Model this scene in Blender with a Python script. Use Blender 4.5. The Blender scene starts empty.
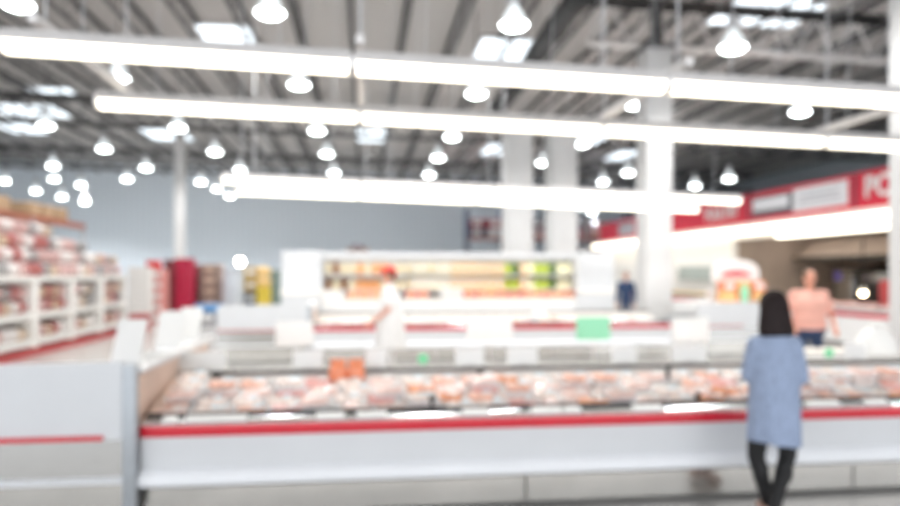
import bpy, bmesh, math, random
from mathutils import Vector, Matrix, Euler
random.seed(7)
C = bpy.context.scene.collection
PI = math.pi
R_ = math.radians

# ------------------------------------------------------------------ camera frame (used only to work out world positions)
EYE = 1.72; YAW = R_(7.0); FPX = 700.0; HOR = 272.0
SN, CS = math.sin(YAW), math.cos(YAW)
def at(px, py, d):
    u = (px-450)/FPX*d
    return Vector((SN*d+CS*u, CS*d-SN*u, EYE+(HOR-py)/FPX*d))
def on_y(px, Y, py=HOR):
    k = (px-450)/FPX; d = Y/(CS-SN*k)
    return at(px, py, d)
def on_x(px, X, py=HOR):
    k = (px-450)/FPX; d = X/(SN+CS*k)
    return at(px, py, d)

# ------------------------------------------------------------------ materials
def mat(name, col, rough=.5, metal=0., var=.06, scale=8., bump=0., emit=None, estr=0., coat=0., trans=0., stretch=(1,1,1), spec=.5):
    m = bpy.data.materials.new(name); m.use_nodes = True
    nt = m.node_tree; b = nt.nodes['Principled BSDF']
    b.inputs['Roughness'].default_value = rough; b.inputs['Metallic'].default_value = metal
    b.inputs['Coat Weight'].default_value = coat; b.inputs['Transmission Weight'].default_value = trans
    b.inputs['Specular IOR Level'].default_value = spec
    tc = nt.nodes.new('ShaderNodeTexCoord'); mp = nt.nodes.new('ShaderNodeMapping')
    mp.inputs['Scale'].default_value = stretch
    nz = nt.nodes.new('ShaderNodeTexNoise'); nz.inputs['Scale'].default_value = scale; nz.inputs['Detail'].default_value = 4
    cr = nt.nodes.new('ShaderNodeValToRGB')
    c = Vector(col)
    lo = [max(0, x*(1-var)) for x in c]; hi = [min(1, x*(1+var)) for x in c]
    cr.color_ramp.elements[0].color = (*lo, 1); cr.color_ramp.elements[1].color = (*hi, 1)
    cr.color_ramp.elements[0].position = .3; cr.color_ramp.elements[1].position = .7
    nt.links.new(tc.outputs['Object'], mp.inputs['Vector']); nt.links.new(mp.outputs['Vector'], nz.inputs['Vector'])
    nt.links.new(nz.outputs['Fac'], cr.inputs['Fac']); nt.links.new(cr.outputs['Color'], b.inputs['Base Color'])
    if bump:
        bp = nt.nodes.new('ShaderNodeBump'); bp.inputs['Strength'].default_value = bump
        nt.links.new(nz.outputs['Fac'], bp.inputs['Height']); nt.links.new(bp.outputs['Normal'], b.inputs['Normal'])
    if emit:
        b.inputs['Emission Color'].default_value = (*emit, 1); b.inputs['Emission Strength'].default_value = estr
    return m

def panel_mat(name, col, dark, axis_scale, rough=.45):
    m = mat(name, col, rough); nt = m.node_tree; b = nt.nodes['Principled BSDF']
    tc = nt.nodes.new('ShaderNodeTexCoord'); mp = nt.nodes.new('ShaderNodeMapping'); mp.inputs['Scale'].default_value = axis_scale
    wv = nt.nodes.new('ShaderNodeTexWave'); wv.wave_type = 'BANDS'; wv.bands_direction = 'X'; wv.inputs['Scale'].default_value = 1
    cr = nt.nodes.new('ShaderNodeValToRGB')
    cr.color_ramp.elements[0].color = (*dark, 1); cr.color_ramp.elements[1].color = (*col, 1)
    cr.color_ramp.elements[0].position = 0.0; cr.color_ramp.elements[1].position = .06
    nt.links.new(tc.outputs['Object'], mp.inputs['Vector']); nt.links.new(mp.outputs['Vector'], wv.inputs['Vector'])
    nt.links.new(wv.outputs['Fac'], cr.inputs['Fac']); nt.links.new(cr.outputs['Color'], b.inputs['Base Color'])
    return m

M = dict(
 floor=mat('polished_concrete', (.48,.465,.445), .22, 0, .10, 1.2),
 deck=panel_mat('roof_deck', (.56,.545,.535), (.34,.335,.335), (6,1,1), .6),
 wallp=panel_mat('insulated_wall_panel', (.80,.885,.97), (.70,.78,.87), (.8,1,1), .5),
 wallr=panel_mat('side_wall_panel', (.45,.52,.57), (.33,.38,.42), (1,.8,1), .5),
 joist=mat('grey_joist_steel', (.10,.10,.105), .6),
 black=mat('black_painted_steel', (.012,.012,.013), .5),
 rubber=mat('black_rubber', (.02,.022,.025), .6),
 column=mat('white_column_paint', (.70,.70,.70), .5, 0, .03, 2),
 white=mat('white_enamel', (.84,.845,.85), .28, 0, .02, 3, coat=.3),
 panel=mat('cool_white_panel', (.66,.675,.695), .3, 0, .02, 3, coat=.2),
 bumper=mat('white_bumper', (.80,.82,.85), .25, 0, .02, 3, coat=.4),
 red=mat('red_trim', (.62,.012,.03), .35, 0, .06, 4, coat=.2),
 redsign=mat('red_sign_face', (.68,.02,.055), .4, 0, .04, 3),
 redbrown=mat('faded_red_trim', (.45,.12,.11), .5),
 steel=mat('brushed_stainless', (.50,.495,.48), .2, 1., .05, 6, stretch=(1,1,12)),
 kick=mat('stainless_kick', (.57,.555,.52), .16, .85, .05, 4),
 rail=mat('polished_rail', (.60,.61,.62), .2, 1., .03, 5),
 greypost=mat('grey_corner_post', (.42,.45,.48), .4, .3),
 liner=mat('case_liner', (.86,.83,.79), .45),
 tan=mat('tan_liner', (.78,.60,.50), .5),
 dark=mat('dark_reveal', (.09,.085,.08), .5),
 card=mat('white_card', (.86,.855,.84), .5, 0, .01, 2),
 cream=mat('cream_card', (.85,.81,.74), .5, 0, .03, 2),
 green=mat('mint_green_card', (.30,.72,.47), .5, 0, .03, 2),
 foam=mat('foam_tray', (.90,.91,.93), .4, 0, .02, 10),
 labelb=mat('pale_blue_label', (.62,.76,.84), .4, 0, .03, 10),
 labelw=mat('white_label', (.88,.88,.87), .4, 0, .02, 10),
 m0=mat('pale_pink_meat', (.86,.62,.56), .3, 0, .22, 26, .2, coat=.5),
 m1=mat('salmon_meat', (.90,.50,.38), .3, 0, .2, 24, .2, coat=.5),
 m2=mat('orange_meat', (.92,.40,.22), .3, 0, .2, 24, .2, coat=.5),
 m3=mat('cream_poultry', (.88,.75,.69), .3, 0, .15, 20, .2, coat=.5),
 m4=mat('rosy_meat', (.80,.42,.38), .3, 0, .25, 30, .2, coat=.5),
 orange=mat('bright_orange_bag', (.84,.27,.13), .35, 0, .12, 14, coat=.3),
 tube=mat('tube_diffuser', (.9,.9,.88), .4, 0, .01, 2, emit=(1,.90,.70), estr=1.25),
 cooltube=mat('canopy_tube', (.9,.9,.88), .4, 0, .01, 2, emit=(1,.94,.85), estr=2.2),
 fixture=mat('fixture_housing', (.72,.70,.69), .4, .2),
 lens=mat('lamp_lens', (.9,.95,.97), .3, 0, .01, 2, emit=(.93,1,.99), estr=5),
 refl=mat('lamp_refractor', (.80,.83,.85), .3, 0, .02, 4, emit=(.9,.98,1), estr=.3),
 ballast=mat('lamp_ballast', (.62,.63,.65), .5, .2),
 sky=mat('skylight_pane', (.9,.95,1), .3, 0, .01, 2, emit=(.82,.92,1), estr=.6),
 pvc=mat('white_rack_paint', (.82,.80,.77), .4, 0, .02, 4),
 skin=mat('skin', (.66,.38,.28), .5, 0, .06, 12),
 skinr=mat('flushed_skin', (.72,.34,.24), .5, 0, .06, 12),
 hair=mat('dark_brown_hair', (.022,.015,.015), .6, 0, .4, 30, .3, stretch=(6,6,.6), spec=.15),
 hair2=mat('short_brown_hair', (.16,.09,.055), .6, 0, .3, 40),
 knit=mat('heather_blue_knit', (.30,.37,.52), .85, 0, .26, 60, .3, stretch=(3,3,.2)),
 legging=mat('black_legging', (.008,.008,.009), .7),
 salmon=mat('salmon_cotton', (.88,.47,.38), .8, 0, .06, 10),
 denim=mat('navy_denim', (.035,.06,.13), .8, 0, .2, 30),
 coatw=mat('white_work_coat', (.84,.83,.82), .8, 0, .03, 6),
 navy=mat('navy_jacket', (.03,.06,.14), .8, 0, .1, 10),
 cap=mat('red_cap', (.75,.03,.03), .7),
 shoe=mat('tan_flat_shoe', (.62,.40,.33), .5),
 eye=mat('eye', (.02,.015,.012), .2),
 brown=mat('warm_brown_wall', (.44,.35,.285), .5, 0, .1, 2),
 oven=mat('black_oven', (.03,.028,.027), .3, .3, .1, 5),
 whitewall=mat('white_painted_wall', (.86,.85,.83), .5, 0, .02, 2),
 glass=mat('grey_green_glass', (.45,.50,.47), .12, 0, .05, 2),
 cardboard=mat('cardboard', (.50,.35,.22), .8, 0, .1, 6),
 rackor=mat('rust_red_rack_beam', (.42,.14,.09), .5),
 rackb=mat('dark_rack_upright', (.06,.09,.16), .5),
 boxp=mat('dusky_purple_carton', (.11,.085,.12), .7), boxr=mat('wine_carton', (.26,.05,.07), .6), boxb=mat('blue_carton', (.10,.26,.48), .6),
 boxbr=mat('brown_carton', (.27,.20,.17), .7), boxgr=mat('slate_carton', (.30,.30,.33), .7),
 crate=mat('crimson_crate', (.50,.012,.06), .4), maroon=mat('maroon_crate', (.24,.05,.06), .5), pinkc=mat('salmon_carton', (.72,.30,.27), .6),
 brick=mat('brick_red_crate', (.42,.05,.05), .5), blue=mat('sky_blue_tub', (.13,.35,.68), .4),
 lgrey=mat('pale_grey_plastic', (.60,.64,.69), .4), yellow=mat('yellow_tub', (.72,.55,.06), .5), mustard=mat('mustard_carton', (.48,.32,.08), .6),
 teal=mat('grey_green_bin', (.20,.28,.27), .5), apricot=mat('apricot_bag', (.86,.62,.28), .6),
 bagp=mat('pink_bag', (.62,.42,.40), .45, 0, .45, 9), bagw=mat('white_bag', (.80,.76,.74), .45, 0, .15, 9), bagr=mat('red_bag', (.46,.15,.14), .45, 0, .4, 9),
 bagt=mat('tan_loaf_bag', (.62,.47,.34), .5, 0, .35, 9), bagg=mat('grey_bag', (.34,.33,.33), .5, 0, .3, 9),
 jug=mat('cream_jug', (.80,.72,.52), .35, 0, .03, 6), jugo=mat('orange_jug', (.84,.42,.16), .35, 0, .08, 6), jugb=mat('brown_jug', (.34,.19,.10), .35),
 ybox=mat('yellow_tan_carton', (.80,.52,.20), .5, 0, .08, 6), lime=mat('lime_bag', (.50,.62,.08), .4, 0, .2, 6), dgreen=mat('dark_green_bag', (.08,.16,.05), .5),
 pale=mat('pale_yellow_bag', (.90,.86,.62), .35, 0, .05, 6),
 warm=mat('warm_bulb', (1,.9,.7), .3, 0, .01, 2, emit=(1,.80,.5), estr=9),
 spot=mat('round_work_lamp', (1,1,1), .3, 0, .01, 2, emit=(1,1,.97), estr=14),
 led=mat('green_tag', (.22,.78,.40), .5), purple=mat('purple_sign', (.20,.15,.55), .5), shiny=mat('white_porcelain', (.92,.92,.92), .15, 0, .01, 4, coat=1.),
 greytext=mat('grey_print', (.45,.46,.50), .5), darkpanel=mat('charcoal_sign', (.10,.11,.13), .5), signw=mat('white_sign_face', (.80,.81,.84), .45, 0, .02, 2),
)

# ------------------------------------------------------------------ mesh builder
class MB:
    def __init__(s): s.bm = bmesh.new()
    def _x(s, verts, Mx): bmesh.ops.transform(s.bm, matrix=Mx, verts=verts); return s
    def box(s, c, d, rot=None, bev=0., seg=2):
        r = bmesh.ops.create_cube(s.bm, size=1)['verts']
        bmesh.ops.scale(s.bm, vec=d, verts=r)
        if bev:
            es = list({e for v in r for e in v.link_edges})
            o = bmesh.ops.bevel(s.bm, geom=es, offset=min(bev, min(d)*.45), segments=seg, affect='EDGES', profile=.5)
            r = list({v for f in o['faces'] for v in f.verts} | {v for v in r if v.is_valid})
        Mx = Matrix.Translation(c) @ (rot.to_matrix().to_4x4() if rot else Matrix())
        return s._x(r, Mx)
    def span(s, a, b, bev=0.):
        a, b = Vector(a), Vector(b)
        return s.box((a+b)/2, [abs(x) for x in (b-a)], bev=bev)
    def cyl(s, p0, p1, r0, r1=None, seg=14):
        p0, p1 = Vector(p0), Vector(p1); v = p1-p0; r1 = r0 if r1 is None else r1
        q = v.to_track_quat('Z', 'Y').to_matrix().to_4x4()
        r = bmesh.ops.create_cone(s.bm, cap_ends=True, segments=seg, radius1=r0, radius2=r1, depth=v.length)['verts']
        return s._x(r, Matrix.Translation((p0+p1)/2) @ q)
    def ell(s, c, r, rot=None, u=16, v=10):
        w = bmesh.ops.create_uvsphere(s.bm, u_segments=u, v_segments=v, radius=1)['verts']
        Mx = Matrix.Translation(c) @ (rot.to_matrix().to_4x4() if rot else Matrix()) @ Matrix.Diagonal((*r, 1))
        return s._x(w, Mx)
    def cap(s, p0, r0, p1, r1=None, seg=12):
        r1 = r0 if r1 is None else r1
        s.cyl(p0, p1, r0, r1, seg); s.ell(p0, (r0,)*3, u=seg, v=8); s.ell(p1, (r1,)*3, u=seg, v=8); return s
    def lathe(s, prof, c=(0,0,0), seg=20):
        c = Vector(c); rings = []
        for r, z in prof:
            rings.append([s.bm.verts.new(c+Vector((r*math.cos(2*PI*k/seg), r*math.sin(2*PI*k/seg), z))) for k in range(seg)])
        for a, b in zip(rings, rings[1:]):
            for k in range(seg): s.bm.faces.new((a[k], a[(k+1)%seg], b[(k+1)%seg], b[k]))
        s.bm.faces.new(rings[0][::-1]); s.bm.faces.new(rings[-1]); return s
    def loft(s, rings):                                  # rings of equal length, bottom to top
        V = [[s.bm.verts.new(p) for p in r] for r in rings]; n = len(V[0])
        for a, b in zip(V, V[1:]):
            for k in range(n): s.bm.faces.new((a[k], a[(k+1)%n], b[(k+1)%n], b[k]))
        s.bm.faces.new(V[0][::-1]); s.bm.faces.new(V[-1]); return s
    def prism(s, poly, axis, lo, hi):                    # polygon in the two other axes
        f = (lambda t, a, b: (t, a, b)) if axis == 'x' else (lambda t, a, b: (a, t, b)) if axis == 'y' else (lambda t, a, b: (a, b, t))
        A = [s.bm.verts.new(f(lo, *p)) for p in poly]; B = [s.bm.verts.new(f(hi, *p)) for p in poly]; n = len(poly)
        for k in range(n): s.bm.faces.new((A[k], A[(k+1)%n], B[(k+1)%n], B[k]))
        s.bm.faces.new(A[::-1]); s.bm.faces.new(B); return s
    def mesh(s, name):
        bmesh.ops.recalc_face_normals(s.bm, faces=s.bm.faces)
        me = bpy.data.meshes.new(name); s.bm.to_mesh(me); s.bm.free()
        for p in me.polygons: p.use_smooth = True
        me.set_sharp_from_angle(angle=R_(38)); return me
    def build(s, name, m, parent=None, loc=None, rot=None):
        me = s.mesh(name); me.materials.append(M[m] if isinstance(m, str) else m)
        return link(name, me, parent, loc, rot)
def link(name, me, parent=None, loc=None, rot=None):
    o = bpy.data.objects.new(name, me); C.objects.link(o)
    if parent: o.parent = parent
    if loc is not None: o.location = loc
    if rot is not None: o.rotation_euler = rot
    return o
def tag(o, label, cat, group=None):
    o['label'] = label; o['category'] = cat
    if group: o['group'] = group
    return o
def thing(name, label, cat, loc=(0,0,0), rz=0, group=None):
    o = bpy.data.objects.new(name, None); C.objects.link(o); o.empty_display_size = .1
    o.location = loc; o.rotation_euler = (0,0,rz); return tag(o, label, cat, group)
def struct(o): o['kind'] = 'structure'; return o
def dup(root, loc=None, rot=None, label=None, group=None, remap=None):
    r = root.copy(); C.objects.link(r)
    if loc is not None: r.location = loc
    if rot is not None: r.rotation_euler = rot
    if label: r['label'] = label
    if group: r['group'] = group
    for ch in list(root.children):
        c = ch.copy(); C.objects.link(c); c.parent = r
        for g in list(ch.children):
            d = g.copy(); C.objects.link(d); d.parent = c
    return r
class Once:                                             # a prototype moves to its first place, then copies follow
    def __init__(s, proto): s.p = proto; s.used = False
    def put(s, loc, rot=None, label=None, group=None):
        if not s.used:
            s.used = True; o = s.p; o.location = loc
            if rot is not None: o.rotation_euler = rot
            if label: o['label'] = label
            if group: o['group'] = group
            return o
        return dup(s.p, loc, rot or (0,0,0), label, group)
def blob(mb, name, m, parent, voxel=.01, smooth=4):     # merges overlapping shapes into one continuous skin
    me = mb.mesh(name+'_raw'); t = bpy.data.objects.new('tmp', me); C.objects.link(t)
    a = t.modifiers.new('r', 'REMESH'); a.mode = 'VOXEL'; a.voxel_size = voxel; a.use_smooth_shade = True
    b = t.modifiers.new('s', 'SMOOTH'); b.iterations = smooth; b.factor = .5
    dg = bpy.context.evaluated_depsgraph_get(); n = bpy.data.meshes.new_from_object(t.evaluated_get(dg))
    bpy.data.objects.remove(t); bpy.data.meshes.remove(me); n.name = name
    n.materials.clear(); n.materials.append(M[m])
    for p in n.polygons: p.use_smooth = True
    return link(name, n, parent)
def text_part(body, size, m, parent, loc, rot, depth=.02, bold=0.0, sx=1.):
    cu = bpy.data.curves.new('lettering', 'FONT'); cu.body = body; cu.size = size; cu.extrude = depth; cu.offset = bold; cu.align_x = 'CENTER'; cu.align_y = 'CENTER'
    t = bpy.data.objects.new('tmp', cu); C.objects.link(t)
    dg = bpy.context.evaluated_depsgraph_get(); me = bpy.data.meshes.new_from_object(t.evaluated_get(dg)); bpy.data.objects.remove(t); bpy.data.curves.remove(cu)
    me.materials.clear(); me.materials.append(M[m]); o = link('lettering', me, parent, loc, rot); o.scale = (sx,1,1); return o

# ------------------------------------------------------------------ the building
ROOF = lambda x: 8.75-.02*x
struct(MB().span((-30,-8,-.15), (27,52,0)).build('floor', 'floor'))
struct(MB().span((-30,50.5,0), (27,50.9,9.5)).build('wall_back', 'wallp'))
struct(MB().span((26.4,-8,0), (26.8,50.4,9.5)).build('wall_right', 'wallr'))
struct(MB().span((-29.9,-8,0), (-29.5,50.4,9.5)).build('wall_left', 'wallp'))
struct(MB().prism([(-30,ROOF(-30)+.05),(27,ROOF(27)+.05),(27,ROOF(27)+.3),(-30,ROOF(-30)+.3)], 'y', -8, 52).build('ceiling', 'deck'))
def joist():
    b = MB(); L0, L1 = -6, 50
    b.span((-.05,L0,-.09), (.05,L1,0)); b.span((-.04,L0,-.66), (.04,L1,-.58))
    k = L0
    while k < L1-1.2:
        b.cyl((0,k,-.62), (0,k+.6,-.05), .014, seg=5); b.cyl((0,k+.6,-.05), (0,k+1.2,-.62), .014, seg=5); k += 1.2
    return b.mesh('roof_joist')
jm = joist(); jm.materials.append(M['joist'])
x = -27.9
while x < 25:
    struct(link('roof_joist', jm, None, (x, 0, ROOF(x)))); x += 1.45
def girder(Y, x0, x1, m, web, drop=.55):
    a, b = MB(), MB(); n = int((x1-x0)/1.0)
    for i in range(n):
        p, c = x0+(x1-x0)*i/n, x0+(x1-x0)*(i+1)/n; mid = (p+c)/2
        za, zc, zm = ROOF(p)-drop, ROOF(c)-drop, ROOF(mid)-drop
        a.cyl((p,0,za), (c,0,zc), .15, seg=4); b.cyl((p,0,za-1.0), (c,0,zc-1.0), .09, seg=4)
        b.cyl((p,0,za-1.0), (mid,0,zm), .03, seg=6); b.cyl((mid,0,zm), (c,0,zc-1.0), .03, seg=6)
    g = struct(a.build('roof_girder', m, None, (0,Y,0))); b.build('web', web, g); return g
girder(15.9, 5.2, 24, 'black', 'fixture'); girder(28.5, -28, 24, 'joist', 'joist'); girder(41, -28, 24, 'joist', 'joist')
# skylights
for i, (px, py, w, l) in enumerate([(228,35,1.5,1.7),(508,49,1.9,1.9),(757,9,1.7,2.0),(372,135,1.6,3.0),(165,133,2.4,3.4),(500,149,1.7,3.2),(55,92,1.5,1.4),(28,110,2.8,2.2),(626,155,1.6,3),(790,14,1.0,1.6),(18,127,1.6,3),(585,140,1.6,3)]):
    d = 700*(8.6-EYE)/(HOR-py); p = at(px, py, d)
    d = 700*(ROOF(p.x)-.02-EYE)/(HOR-py); p = at(px, py, d)
    z = ROOF(p.x)
    fr = struct(MB().span((-w/2-.08,-l/2-.08,-.06), (w/2+.08,l/2+.08,.06)).build('window_%d' % (i+1), 'fixture', None, (p.x,p.y,z)))
    MB().span((-w/2,-l/2,-.09), (w/2,l/2,-.06)).build('pane', 'sky', fr)

# columns
def column(px, Y, w, label, top=None, base=True):
    p = on_y(px, Y)
    t = thing('support_column', label, 'column', (p.x, Y, 0))
    h = top or ROOF(p.x)-.62
    MB().span((-w/2,-w/2,0), (w/2,w/2,h), bev=.03).build('shaft', 'column', t)
    if base:
        MB().span((-w/2-.05,-w/2-.05,0), (w/2+.05,w/2+.05,.3), bev=.02).build('plinth', 'column', t)
        MB().span((-w/2-.06,-w/2-.06,h), (w/2+.06,w/2+.06,h+.08)).build('cap_plate', 'joist', t)
    return t
column(654, 15.9, .64, 'thick white square column rising past the right end of the glowing produce cooler', top=6.95)
MB().span((-.1,-.1,0), (.1,.1,.9)).build('girder_seat', 'black', None, (on_y(656,15.9).x, 15.9, 7.03))
struct(bpy.data.objects['girder_seat'])
column(517, 22.0, .86, 'white column standing behind the cooler, left one of the close pair', top=6.5)
column(561, 22.4, .88, 'white column standing behind the cooler, right one of the close pair', top=6.4)
column(903, 9.2, .26, 'white column cut by the right edge of the photo')
column(180, 31.5, .40, 'slender pale column far back above the crate stacks on the left')
# dark round duct under the roof
a, b2 = at(582,-8,12.6), at(496,108,24.5)
dk = thing('duct', 'long black round duct running away under the roof', 'duct', (a.x,a.y,a.z))
v = b2-a
MB().cyl((0,0,0), v, .23, seg=16).build('tube', 'black', dk)
for k in range(7):
    q = v*(k/6.2+.02); MB().cyl(q, q+v.normalized()*.1, .26, seg=16).build('collar', 'black', dk)
    MB().cyl(q+v.normalized()*.05+Vector((0,0,.1)), (q.x,q.y,ROOF(a.x)-a.z-.02), .012, seg=5).build('hanger', 'joist', dk)

# ------------------------------------------------------------------ high bay lamps
def lamp_proto():
    t = thing('high_bay_lamp', 'x', 'ceiling lamp'); K = 1.06
    MB().lathe([(r*K,z*K) for r,z in [(.05,.62),(.10,.60),(.115,.42),(.10,.36),(.07,.34)]]).build('ballast', 'ballast', t)
    MB().lathe([(r*K,z*K) for r,z in [(.075,.35),(.10,.30),(.16,.20),(.235,.06),(.26,0.0),(.25,0.0),(.22,.06),(.15,.2),(.09,.3),(.06,.33)]]).build('reflector', 'refl', t)
    MB().lathe([(r*K,z*K) for r,z in [(.03,-.09),(.12,-.08),(.20,-.05),(.252,.0),(.245,.02),(.1,.03)]]).build('lens', 'lens', t)
    MB().cyl((0,0,.64), (0,0,2.22), .012, seg=6).build('cord', 'black', t)
    li = bpy.data.lights.new('lamp_beam', 'SPOT'); li.energy = 178; li.spot_size = R_(150); li.spot_blend = .6; li.shadow_soft_size = .2; li.color = (1,.99,.975)
    lo = bpy.data.objects.new('lamp_beam', li); C.objects.link(lo); lo.parent = t; lo.location = (0,0,-.14)
    return t
LP = Once(lamp_proto())
LAMPS = [('nearest row', [(18,5),(270,13),(514,25),(733,48)]),
 ('second row', [(118,78),(299,85),(476,94),(635,105),(800,112)]),
 ('third row', [(46,126),(178,128),(317,131),(452,137),(582,144)]),
 ('fourth row', [(104,149),(215,152),(327,154),(438,158),(543,163),(628,173),(729,179)]),
 ('fifth row', [(53,166),(146,168),(240,170),(334,173),(429,175),(603,182),(695,186)]),
 ('sixth row', [(5,181),(54,179),(127,179),(201,182),(217,189)]),
 ('seventh row', [(36,191),(81,185),(230,196),(578,207)]),
 ('farthest row', [(62,197),(85,202),(562,209),(592,212)]),
 ('added row lighting the back wall', [(296,189),(340,190),(388,191),(436,192),(488,194)])]  # last row added behind the strip lights to brighten the back wall
for rn, L in LAMPS:
    for k, (px, py) in enumerate(L):
        X = 0
        for _ in range(6):
            z = 6.50-.022*X; d = min(46.6 if 'wall' in rn else 42, 700*(z-EYE)/(HOR-py)); q = at(px, py, d); X = q.x
        LP.put((q.x,q.y,q.z), (0,0,0), 'white high bay lamp, %s, %s from the left' % (rn if 'wall' in rn else rn+' from the camera', ['first','second','third','fourth','fifth','sixth','seventh'][k]), 'high bay lamps under the roof')

for rn, Y in (('above the aisle behind the near island', 8.9),):  # unseen lamps added to light the case fronts and far hall
    for X, nm in ((-8,'far left'),(-3.5,'left'),(1,'middle'),(5.5,'right'),(10,'far right')):
        LP.put((X,Y,6.50-.022*X), (0,0,0), 'added high bay lamp out of frame %s, %s' % (rn, nm), 'high bay lamps under the roof')

# ------------------------------------------------------------------ suspended light rows
LZ = lambda X, z0: z0-.027*(X+2.45)
def fixture(L):
    t = thing('strip_light', 'x', 'light fixture')
    MB().prism([(-.066,.04),(-.04,.085),(.04,.085),(.066,.04),(.076,.0),(-.076,.0)], 'x', 0.01, L-.01).build('housing', 'fixture', t)
    MB().prism([(-.072,.0),(.072,.0),(.067,-.045),(.04,-.076),(-.04,-.076),(-.067,-.045)], 'x', .03, L-.03).build('diffuser', 'tube', t)
    for x in (0.0, L-.03):
        MB().prism([(-.076,.03),(.076,.03),(.071,-.048),(.042,-.08),(-.042,-.08),(-.071,-.048)], 'x', x, x+.03).build('end_cap', 'fixture', t)
    for x in (L*.22, L*.78): MB().cyl((x,0,.1), (x,0,5.36), .004, seg=5).build('cable', 'ballast', t)
    return t
FX = Once(fixture(2.46)); FN = Once(fixture(2.36)); FH = Once(fixture(1.23))
TILT = (0, math.atan(.027), 0)
rown = ['the nearest light row','the second light row','the third light row','the fourth light row']
segn = ['leftmost fixture','second fixture from the left','third fixture from the left','fourth fixture from the left']
for r, (Y, z0, n, half, xs) in enumerate([(5.08,3.283,3,0,-2.44),(6.95,3.335,3,1,-2.50),(12.4,3.33,4,0,-2.42),(14.0,3.31,4,0,-2.46)]):
    for k in range(n):
        X = xs+(2.46 if r == 1 else 2.36)*k
        (FX if r == 1 else FN).put((X,Y,LZ(X,z0)), TILT, 'long strip light, %s of %s' % (segn[k], rown[r]), 'long strip lights hung in rows')
    if half:
        X = xs+2.46*n
        FH.put((X,Y,LZ(X,z0)), TILT, 'short strip light closing the right end of %s' % rown[r], 'short strip lights')
def arm(X, Ya, Yb, za, label):
    t = thing('cross_arm', label, 'support arm', (X, Ya, za), 0, 'arms between the light rows')
    L = Yb-Ya
    MB().box((0,L/2,.115), (.06,L+.2,.06)).build('channel', 'fixture', t)
    for y in (.1, L-.1): MB().cyl((0,y,.13), (0,y,ROOF(X)-za-.08), .008, seg=6).build('rod', 'ballast', t)
for X, nm in ((-2.2,'left ends'),(-.03,'first joint'),(2.42,'second joint'),(4.85,'third joint')):
    arm(X, 5.08, 6.95, LZ(X,3.315), 'pale metal arm joining the two nearest light rows at the %s' % nm)
for X, nm in ((-2.1,'left ends'),(.03,'first joint'),(2.5,'second joint')):
    arm(X, 12.4, 14.0, LZ(X,3.27), 'pale metal arm joining the two far light rows at the %s' % nm)

# ------------------------------------------------------------------ refrigerated cases
def case_unit(name, label, X0, X1, Y0, left_end=False, right_end=False, flip=False, group=None, zf=.62):
    L = X1-X0
    t = thing(name, label, 'display case', (X1 if flip else X0, Y0, 0), PI if flip else 0, group)
    g = 0.
    MB().span((.008,.06,.035), (L-.008,.09,.245)).build('kick_panel', 'kick', t)
    MB().prism([(.05,.245),(-.02,.248),(-.05,.27),(-.055,.305),(-.045,.335),(-.01,.37),(.05,.37)], 'x', g, L-g).build('bumper', 'bumper', t)
    MB().span((g,0,.37), (L-g,.06,.594)).build('front_panel', 'panel', t)
    MB().span((0,-.014,.592), (L,.06,.672), bev=.008).build('red_strip', 'red', t)
    MB().prism([(.0,.671),(.0,.680),(.02,.695),(.07,.706),(.12,.706),(.12,.67),(.06,.671)], 'x', 0, L).build('top_rail', 'rail', t)
    MB().prism([(.115,.665),(.115,.730),(.150,.730),(.162,.62),(.158,.575)], 'x', 0, L).build('air_grille', 'rubber', t)
    MB().prism([(.16,zf),(1.06,.79),(1.06,.74),(.16,zf-.05)], 'x', .02, L-.02).build('display_deck', 'liner', t)
    MB().prism([(.09,.035),(1.12,.035),(1.12,.74),(1.06,.74),(.16,zf-.05),(.09,zf-.05)], 'x', .02, L-.02).build('body', 'white', t)
    MB().span((0,1.06,.74), (L,1.12,.855)).build('back_wall', 'liner', t)
    MB().span((0,1.045,.855), (L,1.12,.89)).build('back_trim', 'dark', t)
    for s, on in ((0,left_end),(1,right_end)):
        if on:
            x = 0 if s == 0 else L-.02
            MB().prism([(.16,.56),(1.06,.56),(1.06,.86),(.8,.86),(.16,.72)], 'x', x, x+.02).build('end_wall', 'tan', t)
    return t
Y1 = 4.98
def rail_plates(units):  # white tilted plates spaced along the top rail
    for px, w in ((168,.10),(215,.42),(330,.20),(372,.22),(477,.20),(550,.26),(572,.16),(650,.24),(826,.28),(880,.2)):
        q = on_y(px, Y1)
        for t in units:
            if t.location.x < q.x < t.location.x+2.7:
                x = q.x-t.location.x
                MB().box((x,.042,.706), (w,.075,.018), Euler((.30,0,0)), bev=.008).build('rail_plate','card',t); break
near = [case_unit('meat_case', l, a, b, Y1, le, False, False, 'near meat case sections', .575) for l, a, b, le in (
  ('white meat case with red strip, left section beside the grey corner post', -1.508, 1.18, True),
  ('white meat case with red strip, middle section behind the woman in blue', 1.18, 3.79, False),
  ('white meat case with red strip, right section running out of the photo', 3.79, 6.40, False))]
rail_plates(near)
YB = Y1+2.36
for l, a, b in (('rear half of the near meat island, left section', -1.508, 1.18), ('rear half of the near meat island, middle section', 1.18, 3.79), ('rear half of the near meat island, right section', 3.79, 6.40)):
    case_unit('meat_case', l, a, b, YB, False, False, True, 'rear sections of the near meat island')
YS = 13.5
far = [case_unit('meat_case', l, a, b, YS, False, False, False, 'far meat case sections') for l, a, b in (
  ('far white meat case with red strip, left section behind the person in white', -.95, 1.4),
  ('far white meat case with red strip, middle section below the produce cooler', 1.4, 3.75),
  ('far white meat case with red strip, right section in front of the thick column', 3.75, 6.15))]

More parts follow.
